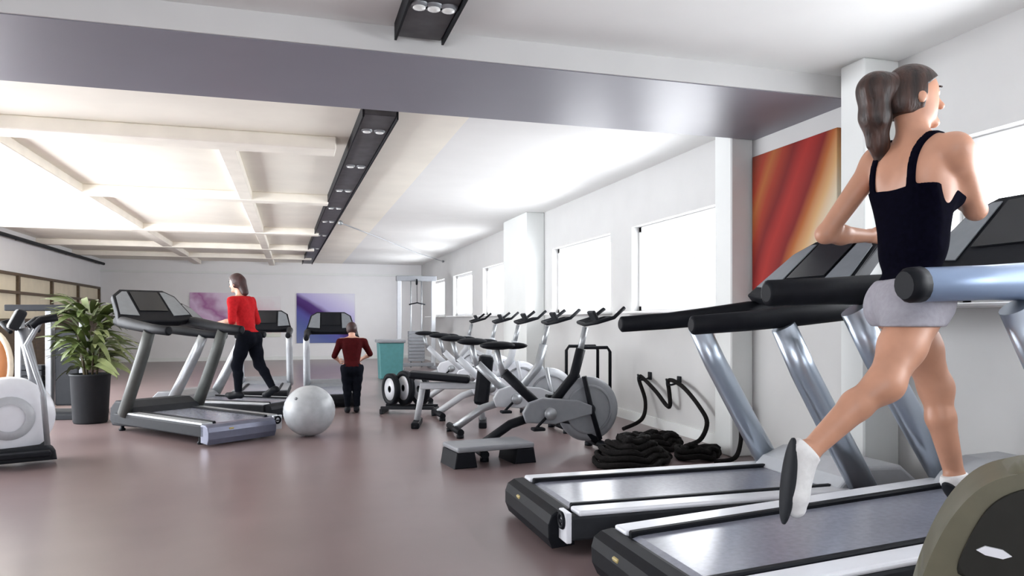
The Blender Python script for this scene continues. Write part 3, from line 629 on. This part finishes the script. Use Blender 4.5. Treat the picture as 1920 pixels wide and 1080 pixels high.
o1 = np.array((0.655, 8.80, 0.0)); fr = np.array((0.05, 1.0, 0)); fr = fr / np.linalg.norm(fr); lr = np.array((-fr[1], fr[0], 0))
simple_person('stooped person in a dark red top and black trousers seen from behind', o1,
    dict(head=rel(o1, 0.13, 0, 0.965), shL=rel(o1, 0.05, 0.125, 0.835), shR=rel(o1, 0.05, -0.125, 0.835), elL=rel(o1, 0.06, 0.20, 0.66), elR=rel(o1, 0.07, -0.21, 0.68),
         wrL=rel(o1, 0.21, 0.15, 0.60), wrR=rel(o1, 0.22, -0.13, 0.62), hipL=rel(o1, -0.03, 0.062, 0.52), hipR=rel(o1, -0.03, -0.062, 0.52),
         knL=rel(o1, 0.0, 0.055, 0.29), anL=rel(o1, -0.03, 0.05, 0.065), toL=rel(o1, 0.07, 0.055, 0.035), knR=rel(o1, 0.0, -0.055, 0.29), anR=rel(o1, -0.03, -0.05, 0.065), toR=rel(o1, 0.07, -0.055, 0.035)),
    0.70, fr, lr, tuple(fr + np.array((0, 0, -0.5))), 'dred', 'hair_b', 0, 0.0)

# ------------------------------------------------------------------ olive machine, bottom right corner
def smooth_loop(pts, n=5):
    out = []; N = len(pts)
    for i in range(N):
        p0, p1, p2, p3 = [Vector(pts[(i + j) % N]) for j in (-1, 0, 1, 2)]
        for k in range(n):
            t = k / n; out.append(tuple(0.5 * ((2 * p1) + (p2 - p0) * t + (2 * p0 - 5 * p1 + 4 * p2 - p3) * t * t + (3 * p1 - p0 - 3 * p2 + p3) * t ** 3)))
    return out
om = thing('elliptical_trainer', (1.52, 1.28, 0), 'olive grey rounded machine with a black inset panel in the bottom right corner', 'exercise machine', R(-44.5))
# local: +x to the right as seen, +y away from the viewer
ol = [(-0.19, 0.06), (-0.20, 0.22), (-0.185, 0.36), (-0.15, 0.50), (-0.10, 0.62), (-0.04, 0.70), (0.03, 0.738), (0.12, 0.752), (0.40, 0.745), (0.56, 0.70), (0.64, 0.58), (0.66, 0.3), (0.62, 0.06)]
MB().prism([(x, 0, z) for x, z in smooth_loop(ol)], (0, 0.22, 0), bev=0.045, smooth=True).build('housing', M['olive'], om)
ol2 = [(-0.085, 0.50), (-0.065, 0.58), (-0.02, 0.665), (0.045, 0.708), (0.13, 0.722), (0.39, 0.715), (0.52, 0.67), (0.59, 0.56), (0.59, 0.50), (0.52, 0.46), (0.25, 0.465), (0.10, 0.48), (-0.02, 0.505)]
ins = MB().prism([(x, -0.012, z) for x, z in smooth_loop(ol2)], (0, 0.03, 0), bev=0.010, smooth=True).build('inset_panel', M['oliveblk'], om)
lz = [(-0.005, 0.575), (0.012, 0.586), (0.045, 0.582), (0.062, 0.570), (0.045, 0.562), (0.012, 0.566)]
MB().prism([(x - 0.045, -0.018, z - 0.012) for x, z in lz], (0, 0.008, 0)).build('emblem', M['white'], ins)
MB().box((0.22, 0.11, 0.03), (1.05, 0.42, 0.06), bev=0.02).build('base', M['dgrey'], om)
MB().tube([(0.55, 0.11, 0.6), (0.66, 0.11, 1.0), (0.70, 0.11, 1.35)], [0.05, 0.045, 0.04], 14).build('mast', M['olive'], om)
MB().tube([(0.70, -0.22, 1.30), (0.72, -0.10, 1.36), (0.72, 0.32, 1.36), (0.70, 0.44, 1.30)], 0.018, 10).build('handlebar', M['black'], om)
MB().box((0.74, 0.11, 1.44), (0.05, 0.26, 0.18), rot=Matrix.Rotation(R(-25), 3, 'Y'), bev=0.015).build('console', M['dgrey'], om)
for yy in (-0.08, 0.30):
    MB().box((-0.18 + (0.05 if yy > 0 else 0), yy, 0.13), (0.36, 0.11, 0.05), bev=0.015).build('pedal', M['black'], om)

# ------------------------------------------------------------------ battle ropes
def hang_rope(pts, label, r=0.017):
    P = [Vector(p) for p in pts]; out = []
    for i in range(len(P) - 1):
        p0 = P[max(0, i - 1)]; p1 = P[i]; p2 = P[i + 1]; p3 = P[min(len(P) - 1, i + 2)]
        for s in range(6):
            t = s / 6; out.append(0.5 * ((2 * p1) + (p2 - p0) * t + (2 * p0 - 5 * p1 + 4 * p2 - p3) * t * t + (3 * p1 - p0 - 3 * p2 + p3) * t ** 3))
    out.append(P[-1])
    return out
xr = 3.40
def rp(y, z, x=xr): return (x, y, z)
tag(MB().tube(hang_rope([(3.05, 6.55, 0.03), (3.30, 6.66, 0.10), rp(6.78, 0.26), rp(6.92, 0.46), rp(6.90, 0.505), rp(6.80, 0.48), rp(6.55, 0.38), rp(6.34, 0.27), rp(6.27, 0.28), rp(6.29, 0.42), rp(6.31, 0.495), rp(6.22, 0.515), rp(6.0, 0.46), rp(5.74, 0.32), rp(5.62, 0.20), (3.30, 5.56, 0.07), (3.12, 5.50, 0.03)], ''), 0.020, 8).build('battle_rope', M['rope']),
    'black battle rope looped over the two wall hooks in an M shape', 'rope', 'battle ropes')
tag(MB().tube(hang_rope([(3.02, 4.88, 0.022), (3.22, 4.93, 0.03), (3.34, 5.03, 0.14), (3.36, 5.065, 0.30), (3.365, 5.075, 0.42)], ''), 0.018, 8).build('battle_rope', M['rope']),
    'short black rope end leaning up the pier just left of the treadmill upright', 'rope', 'battle ropes')
for yy in (6.86, 6.26):
    hk = MB().box((XW - 0.01, yy, 0.51), (0.02, 0.06, 0.08), bev=0.004, seg=1).tube([(XW - 0.01, yy, 0.49), (XW - 0.09, yy, 0.470), (XW - 0.135, yy, 0.475), (XW - 0.145, yy, 0.53)], 0.010, 8)
    tag(hk.build('wall_hook', M['dgrey']), 'dark wall hook holding the %s loop of the battle rope' % ('far' if yy > 6.5 else 'near'), 'hook', 'battle rope hooks')
def coil(cx, cy, r0, turns, layers, lab, rr=0.022):
    pts = []; n = 26
    for L in range(layers):
        for i in range(int(turns * n)):
            a = 2 * math.pi * i / n + L * 0.7; q = i / (turns * n); rad = r0 * (1 - 0.45 * q) * (1 - 0.16 * L)
            pts.append((cx + rad * 1.15 * math.cos(a) + 0.03 * math.sin(3.1 * a + L), cy + rad * math.sin(a) + 0.03 * math.cos(2.3 * a), rr + L * 2 * rr * 0.92 + 0.012 * math.sin(5 * a)+0.012))
    return tag(MB().tube(pts, rr, 7).build('coiled_rope', M['rope']), lab, 'rope', 'battle ropes')
coil(2.44, 5.06, 0.28, 2.6, 5, 'large heap of coiled black rope on the floor beside the spin bike flywheel')
coil(2.93, 5.62, 0.21, 2.4, 3, 'middle heap of coiled black rope below the wall hooks')
coil(3.04, 5.14, 0.17, 2.2, 2, 'low small heap of coiled black rope nearest the treadmill uprights')

# ------------------------------------------------------------------ spin bikes
def spin_bike(x, y, label, body_m, cover_m):
    t = thing('spin_bike', (x, y, 0), label, 'exercise bike', 0, 'exercise bikes along the window wall')
    for xx, w in ((-0.52, 0.26), (0.52, 0.25)):
        b = MB().tube([(xx, -w, 0.055), (xx, w, 0.055)], 0.032, 10).build('base_bar', M['black'], t)
        for s in (-1, 1): MB().lathe([(0, 0), (0.035, 0), (0.035, 0.03), (0, 0.03)], (xx, s * (w - 0.03), 0.0), n=12).build('foot', M['black'], b)
    f = MB().tube([(-0.52, 0, 0.065), (-0.25, 0, 0.24), (0.05, 0, 0.33)], 0.038, 10).tube([(0.05, 0, 0.33), (0.34, 0.0, 0.20), (0.52, 0, 0.065)], 0.036, 10)
    f.tube([(0.05, 0, 0.33), (-0.30, 0, 0.66)], 0.040, 10).tube([(0.05, 0, 0.33), (0.30, 0, 0.62), (0.36, 0, 0.84)], 0.042, 10)
    f.build('frame', M[body_m], t)
    for s in (-1, 1): MB().tube([(0.36, s * 0.075, 0.62), (0.42, s * 0.075, 0.36), (0.50, s * 0.075, 0.10)], 0.022, 8).build('fork_blade', M[body_m], t)
    fl = MB().lathe([(0, -0.035), (0.20, -0.035), (0.262, -0.022), (0.268, 0), (0.262, 0.022), (0.20, 0.035), (0, 0.035)], (0.42, 0, 0.345), axis='y', n=36).build('flywheel', M[cover_m], t)
    MB().lathe([(0.185, -0.044), (0.205, -0.044), (0.205, 0.044), (0.185, 0.044), (0.185, -0.044)], (0.42, 0, 0.345), axis='y', n=30).build('rim_ring', M['grey'], fl)
    MB().lathe([(0, -0.065), (0.045, -0.065), (0.05, -0.04), (0.05, 0.04), (0.045, 0.065), (0, 0.065)], (0.42, 0, 0.345), axis='y', n=16).build('hub', M['dgrey'], fl)
    MB().prism([(x_, -0.055, z_) for x_, z_ in [(-0.14, 0.26), (-0.17, 0.34), (-0.12, 0.42), (0.0, 0.455), (0.30, 0.43), (0.42, 0.38), (0.42, 0.31), (0.1, 0.24)]], (0, -0.05, 0), bev=0.012, smooth=True).build('chain_guard', M[cover_m], t)
    MB().tube([(-0.30, 0, 0.62), (-0.36, 0, 0.84)], 0.024, 10).build('seat_post', M['steel'], t)
    MB().ell((-0.35, 0, 0.875), (0.15, 0.085, 0.035), 18, 10).ell((-0.22, 0, 0.872), (0.12, 0.035, 0.028), 14, 8).build('saddle', M['black'], t)
    MB().tube([(0.35, 0, 0.80), (0.40, 0, 1.02)], 0.025, 10).build('handle_post', M['steel'], t)
    h = MB().tube([(0.66, -0.20, 1.18), (0.56, -0.22, 1.10), (0.42, -0.21, 1.06), (0.40, 0, 1.04), (0.42, 0.21, 1.06), (0.56, 0.22, 1.10), (0.66, 0.20, 1.18)], 0.016, 8)
    h.tube([(0.41, -0.09, 1.05), (0.60, -0.06, 1.10), (0.60, 0.06, 1.10), (0.41, 0.09, 1.05)], 0.014, 8)
    h.build('handlebar', M['black'], t)
    MB().box((0.47, 0, 1.115), (0.03, 0.13, 0.09), rot=Matrix.Rotation(R(-30), 3, 'Y'), bev=0.01).build('display', M['dgrey'], t)
    c = MB().lathe([(0, -0.02), (0.05, -0.02), (0.05, 0.02), (0, 0.02)], (0.05, -0.125, 0.33), axis='y', n=16).build('crank', M['steel'], t)
    for s in (-1, 1):
        MB().tube([(0.05, s * 0.115, 0.33), (0.05 + s * 0.12, s * 0.125, 0.33 + s * 0.11)], 0.012, 8).box((0.05 + s * 0.12, s * 0.175, 0.33 + s * 0.11), (0.10, 0.08, 0.025), bev=0.006, seg=1).build('pedal', M['black'], t)
    return t
spin_bike(1.92, 5.72, 'nearest spin bike by the window wall, grey flywheel in front of the coiled ropes', 'black', 'grey')
spin_bike(1.98, 6.85, 'second spin bike from the camera along the windows, pale silver flywheel', 'steel', 'ltgrey')
spin_bike(2.05, 8.05, 'third spin bike along the windows, white flywheel cover', 'ltgrey', 'white')
spin_bike(2.2, 9.6, 'fourth spin bike along the windows, mostly hidden behind nearer bikes', 'ltgrey', 'white')
spin_bike(2.3, 11.4, 'fifth and farthest spin bike, pale, before the cable machine', 'ltgrey', 'white')

# dip stand
ds = thing('dip_stand', (3.05, 7.45, 0), 'black tubular stand with a square frame behind the nearest flywheel', 'stand', R(-6))
for yy in (-0.22, 0.22):
    MB().tube([(-0.18, yy, 0.012), (-0.18, yy, 0.745), (-0.15, yy, 0.79), (0.15, yy, 0.79), (0.18, yy, 0.745), (0.18, yy, 0.012)], 0.018, 8).build('side_loop', M['black'], ds)
for xx in (-0.18, 0.18): MB().tube([(xx, -0.22, 0.10), (xx, 0.22, 0.10)], 0.015, 8).build('crossbar', M['black'], ds)

# weight bench
wb = thing('weight_bench', (1.52, 7.45, 0), 'black padded bench on a light grey frame between the aisle and the spin bikes', 'bench', R(-14))
MB().box((-0.09, 0, 0.50), (0.62, 0.30, 0.07), rot=Matrix.Rotation(R(5), 3, 'Y'), bev=0.025).build('seat_pad', M['black'], wb)
MB().box((0.36, 0, 0.47), (0.15, 0.30, 0.50), rot=Matrix.Rotation(R(7), 3, 'Y'), bev=0.035).build('backrest', M['black'], wb)
MB().box((0.02, 0, 0.41), (0.62, 0.07, 0.07), bev=0.01).tube([(-0.26, 0, 0.41), (-0.32, 0, 0.06)], 0.032, 8).tube([(0.30, 0, 0.41), (0.35, 0, 0.06)], 0.032, 8).build('frame', M['ltgrey'], wb)
for xx in (-0.32, 0.35): MB().box((xx, 0, 0.03), (0.08, 0.46, 0.06), bev=0.012).build('foot_bar', M['black'], wb)

# step platforms near the front of the bikes
stp = thing('step_platform', (1.42, 5.45, 0), 'low black and grey step platform on the floor at the aisle edge', 'step', R(8))
MB().box((0, 0, 0.135), (0.62, 0.34, 0.04), bev=0.015).build('step_top', M['grey'], stp)
for xx in (-0.24, 0.24): MB().prism([(xx - 0.09, -0.16, 0), (xx + 0.09, -0.16, 0), (xx + 0.07, -0.16, 0.115), (xx - 0.07, -0.16, 0.115)], (0, 0.32, 0), bev=0.01).build('riser', M['black'], stp)

# plate rack
pr = thing('plate_rack', (1.30, 8.62, 0), 'low dark rack at the aisle edge holding weight plates', 'rack', R(-20))
for yy in (-0.13, 0.13): MB().box((0, yy, 0.07), (0.62, 0.035, 0.035), bev=0.005, seg=1).build('rail', M['dgrey'], pr)
for xx in (-0.30, 0.30): MB().box((xx, 0, 0.03), (0.035, 0.34, 0.06), bev=0.005, seg=1).build('rack_end', M['dgrey'], pr)
import itertools
ca, sa = math.cos(R(-20)), math.sin(R(-20))
for i, (dx, rr) in enumerate(((-0.22, 0.185), (-0.06, 0.20), (0.12, 0.19))):
    pl = thing('weight_plate', (1.30 + dx * ca, 8.62 + dx * sa, 0.088 + rr), '%s black weight plate with a pale face standing in the low rack' % ('left', 'middle', 'right')[i], 'weight plate', R(-20 - 50), 'weight plates in the rack')
    ax_ = Vector((0.82, 0.0, 0.0)).normalized()
    MB().lathe([(0.03, -0.02), (rr * 0.72, -0.015), (rr * 0.75, -0.028), (rr, -0.028), (rr, 0.028), (rr * 0.75, 0.028), (rr * 0.72, 0.015), (0.03, 0.02), (0.03, -0.02)], axis='y', n=30).build('disc', M['black'], pl)
    for s in (-1, 1): MB().lathe([(0.04, 0), (rr * 0.70, 0), (rr * 0.70, 0.004), (0.04, 0.004), (0.04, 0)], (0, s * 0.019 - 0.002, 0), axis='y', n=30).build('face_ring', M['white'], pl)

# teal bin and cable machine
tb = thing('storage_bin', (1.72, 13.8, 0), 'teal storage bin with a grey lid far down the aisle', 'bin')
MB().prism([(-0.20, -0.2, 0.0), (0.20, -0.2, 0.0), (0.23, -0.2, 0.66), (-0.23, -0.2, 0.66)], (0, 0.4, 0), bev=0.02).build('tub', M['teal'], tb)
MB().box((0, 0, 0.69), (0.52, 0.46, 0.06), bev=0.02).build('lid', M['grey'], tb)
cm = thing('cable_machine', (2.62, 16.4, 0), 'tall grey cable machine near the far right corner', 'exercise machine')
for xx in (-0.38, 0.38):
    MB().box((xx, 0, 1.0), (0.09, 0.10, 2.0), bev=0.01).build('upright', M['ltgrey'], cm)
    MB().box((xx, 0, 0.03), (0.12, 0.9, 0.06), bev=0.01).build('foot', M['grey'], cm)
MB().box((0, 0, 2.0), (0.90, 0.12, 0.12), bev=0.015).build('crossbeam', M['grey'], cm)
for i in range(9): MB().box((0, 0.0, 0.20 + i * 0.075), (0.36, 0.14, 0.07), bev=0.006, seg=1).build('weight_slab', M['grey'], cm)
for xx in (-0.12, 0.12): MB().tube([(xx, 0, 0.03), (xx, 0, 1.95)], 0.014, 8).build('guide_rod', M['steel'], cm)
MB().box((0, 0, 0.09), (0.76, 0.12, 0.08), bev=0.01).build('base_bar', M['grey'], cm)
MB().tube([(0, -0.10, 1.92), (0.0, -0.12, 1.45)], 0.006, 6).tube([(-0.18, -0.12, 1.42), (0, -0.12, 1.46), (0.18, -0.12, 1.42)], 0.014, 8).lathe([(0, -0.015), (0.07, -0.015), (0.06, 0), (0.07, 0.015), (0, 0.015)], (0, -0.06, 1.92), axis='x', n=16).build('pulley_bar', M['black'], cm)

# ------------------------------------------------------------------ gym ball
gb = thing('gym_ball', (0.143, 7.16, 0), 'silver grey exercise ball on the floor in front of the treadmills', 'ball')
prof = [(0.235 * math.sin(math.pi * i / 36), 0.235 - 0.235 * math.cos(math.pi * i / 36) ) for i in range(37)]
prof = [(max(0, r * (1 + 0.006 * math.cos(i * math.pi))), z) for i, (r, z) in enumerate(prof)]
MB().lathe(prof, n=40).build('ball_skin', M['ballm'], gb)
MB().lathe([(0, 0), (0.014, 0), (0.014, 0.006), (0, 0.008)], (-0.12, -0.155, 0.366), axis=(-0.5, -0.66, 0.56), n=12).build('valve', M['grey'], gb)

# ------------------------------------------------------------------ plant in planter
pp = thing('potted_palm', (-2.05, 8.75, 0), 'bushy green palm in a tall charcoal round planter on the left', 'plant')
po = MB().lathe([(0, 0), (0.155, 0), (0.165, 0.02), (0.19, 0.49), (0.20, 0.50), (0.20, 0.515), (0.175, 0.515), (0.172, 0.45), (0, 0.45)], n=32).build('planter', M['pot'], pp)
MB().lathe([(0, 0.47), (0.12, 0.468), (0.174, 0.455)], n=24).build('soil', M['soil'], po)
rng = random.Random(3)
for i in range(6):
    a = rng.uniform(0, 6.28); MB().tube([(0.05 * math.cos(a), 0.05 * math.sin(a), 0.44), (0.09 * math.cos(a), 0.09 * math.sin(a), 0.75), (0.14 * math.cos(a), 0.14 * math.sin(a), 0.98)], [0.012, 0.010, 0.006], 7).build('stem', M['stem'], pp)
def leaf_mesh(L, w, droop):
    bm = bmesh.new(); n = 7; rows = []
    for i in range(n + 1):
        t = i / n; x = L * t; z = L * (0.55 * t - droop * t * t); ww = w * math.sin(math.pi * min(1, t * 0.92 + 0.06)) ** 0.7
        rows.append([bm.verts.new((x, -ww, z + 0.18 * ww)), bm.verts.new((x, 0, z - 0.0)), bm.verts.new((x, ww, z + 0.18 * ww))])
    for a, b in zip(rows[:-1], rows[1:]):
        for k in (0, 1): f = bm.faces.new((a[k], a[k + 1], b[k + 1], b[k])); f.smooth = True
    me = bpy.data.meshes.new('leaf'); bm.to_mesh(me); bm.free(); return me
lm = []
for (L, w, d, mm) in ((0.42, 0.030, 0.55, 'leaf'), (0.34, 0.034, 0.75, 'leaf'), (0.38, 0.032, 0.95, 'leaf_l'), (0.28, 0.036, 0.6, 'leaf')):
    me = leaf_mesh(L, w, d); me.materials.append(M[mm]); lm.append(me)
for i in range(190):
    zz = rng.uniform(0.55, 1.20); a = rng.uniform(0, 2 * math.pi)
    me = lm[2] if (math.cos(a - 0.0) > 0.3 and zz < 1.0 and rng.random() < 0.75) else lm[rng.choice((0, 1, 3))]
    o = link('leaf', me, pp); rr = 0.06 + 0.06 * rng.random()
    o.location = (rr * math.cos(a), rr * math.sin(a), zz); o.rotation_euler = (rng.uniform(-0.5, 0.5), rng.uniform(-0.7, 0.35), a); s = rng.uniform(0.75, 1.15); o.scale = (s, s, s)

# ------------------------------------------------------------------ machines at the left edge
lm_ = thing('elliptical_trainer', (-1.98, 6.35, 0), 'machine with a white rounded flywheel housing and black handles at the left edge', 'exercise machine', R(20))
MB().lathe([(0, -0.10), (0.20, -0.10), (0.285, -0.075), (0.30, 0), (0.285, 0.075), (0.20, 0.10), (0, 0.10)], (-0.05, 0, 0.36), axis='y', n=36).build('flywheel_housing', M['white'], lm_)
MB().lathe([(0.10, -0.012), (0.16, -0.012), (0.16, 0.0), (0.10, 0.0)], (-0.05, -0.10, 0.36), axis='y', n=30).build('housing_ring', M['ltgrey'], lm_)
MB().prism([(x_, -0.13, z_) for x_, z_ in [(-0.45, 0.03), (-0.42, 0.13), (0.18, 0.15), (0.24, 0.10), (0.25, 0.03)]], (0, 0.26, 0), bev=0.02).build('base', M['dgrey'], lm_)
for s in (-1, 1):
    MB().tube([(0.18, s * 0.21, 0.16), (0.15, s * 0.22, 0.55), (0.05, s * 0.23, 0.90), (0.14, s * 0.23, 1.08), (0.22, s * 0.23, 1.10)], 0.020, 10).build('arm_lever', M['steel'], lm_)
    MB().tube([(0.08, s * 0.23, 1.03), (0.14, s * 0.23, 1.08), (0.24, s * 0.23, 1.10)], 0.028, 10).build('grip', M['black'], lm_)
    MB().box((0.02, s * 0.22, 0.20 + 0.10 * s), (0.36, 0.11, 0.04), bev=0.012).build('pedal', M['black'], lm_)
    MB().tube([(0.18, s * 0.10, 0.08), (0.18, s * 0.24, 0.08)], 0.03, 10).build('pivot_bar', M['black'], lm_)
MB().tube([(0.10, 0, 0.15), (0.12, 0, 0.60), (0.04, 0, 1.02)], [0.045, 0.04, 0.035], 12).build('mast', M['grey'], lm_)
MB().box((0.0, 0, 1.08), (0.07, 0.34, 0.16), rot=Matrix.Rotation(R(25), 3, 'Y'), bev=0.02).build('console', M['dgrey'], lm_)
# tan rounded seat back
ts = thing('padded_stool', (-2.44, 7.2, 0), 'orange tan round back pad with cream edge at the left frame edge', 'seat', R(60))
MB().ell((0, 0, 0.70), (0.055, 0.20, 0.27), 24, 14).build('back_pad', M['tan'], ts)
MB().tube([(0.0, 0.215 * math.cos(2 * math.pi * k / 28), 0.70 + 0.285 * math.sin(2 * math.pi * k / 28)) for k in range(29)], 0.022, 8, cap=False).build('piping', M['creamv'], ts)
MB().box((0.16, 0, 0.42), (0.36, 0.36, 0.08), bev=0.03).build('seat_pad', M['tan'], ts)
MB().tube([(0.12, 0, 0.40), (0.12, 0, 0.03)], 0.035, 10).tube([(0.0, 0, 0.5), (0.03, 0, 0.40), (0.12, 0, 0.38)], 0.022, 8).build('post', M['dgrey'], ts)
MB().box((0.12, 0, 0.02), (0.40, 0.36, 0.04), bev=0.012).build('base', M['black'], ts)
# weight tower
wt = thing('weight_machine', (-2.50, 9.35, 0), 'dark weight machine with grey upright posts behind the plant on the left', 'exercise machine', R(-12))
for xx in (-0.42, -0.10, 0.26): MB().box((xx, 0, 0.60), (0.07, 0.08, 1.20), bev=0.008, seg=1).build('post', M['grey'], wt)
MB().box((-0.08, 0, 1.215), (0.95, 0.12, 0.07), bev=0.01).build('top_bar', M['black'], wt)
MB().box((-0.08, 0.02, 0.03), (0.95, 0.6, 0.06), bev=0.01).build('base', M['dgrey'], wt)
for i in range(8): MB().box((-0.26, 0, 0.12 + i * 0.062), (0.22, 0.14, 0.056), bev=0.005, seg=1).build('weight_slab', M['dgrey'], wt)
MB().box((0.08, 0.02, 0.55), (0.26, 0.06, 0.85), bev=0.02).build('shroud', M['dgrey'], wt)
for s in (-1, 1): MB().tube([(-0.40, 0, 1.10), (-0.45, s * 0.2 - 0.1, 1.05), (-0.30, s * 0.28 - 0.1, 0.95)], 0.022, 8).build('press_arm', M['black'], wt)
# stacked mats at the left wall
for i in range(3):
    tag(MB().box((-3.55, 10.6, 0.04 + i * 0.081), (1.1, 0.62, 0.08), rot=None, bev=0.012).build('exercise_mat', M['pot' if i != 1 else 'grey']),
        '%s folded mat of the dark stack by the left wall' % ('lowest', 'middle', 'topmost')[i], 'mat', 'stacked mats by the left wall')
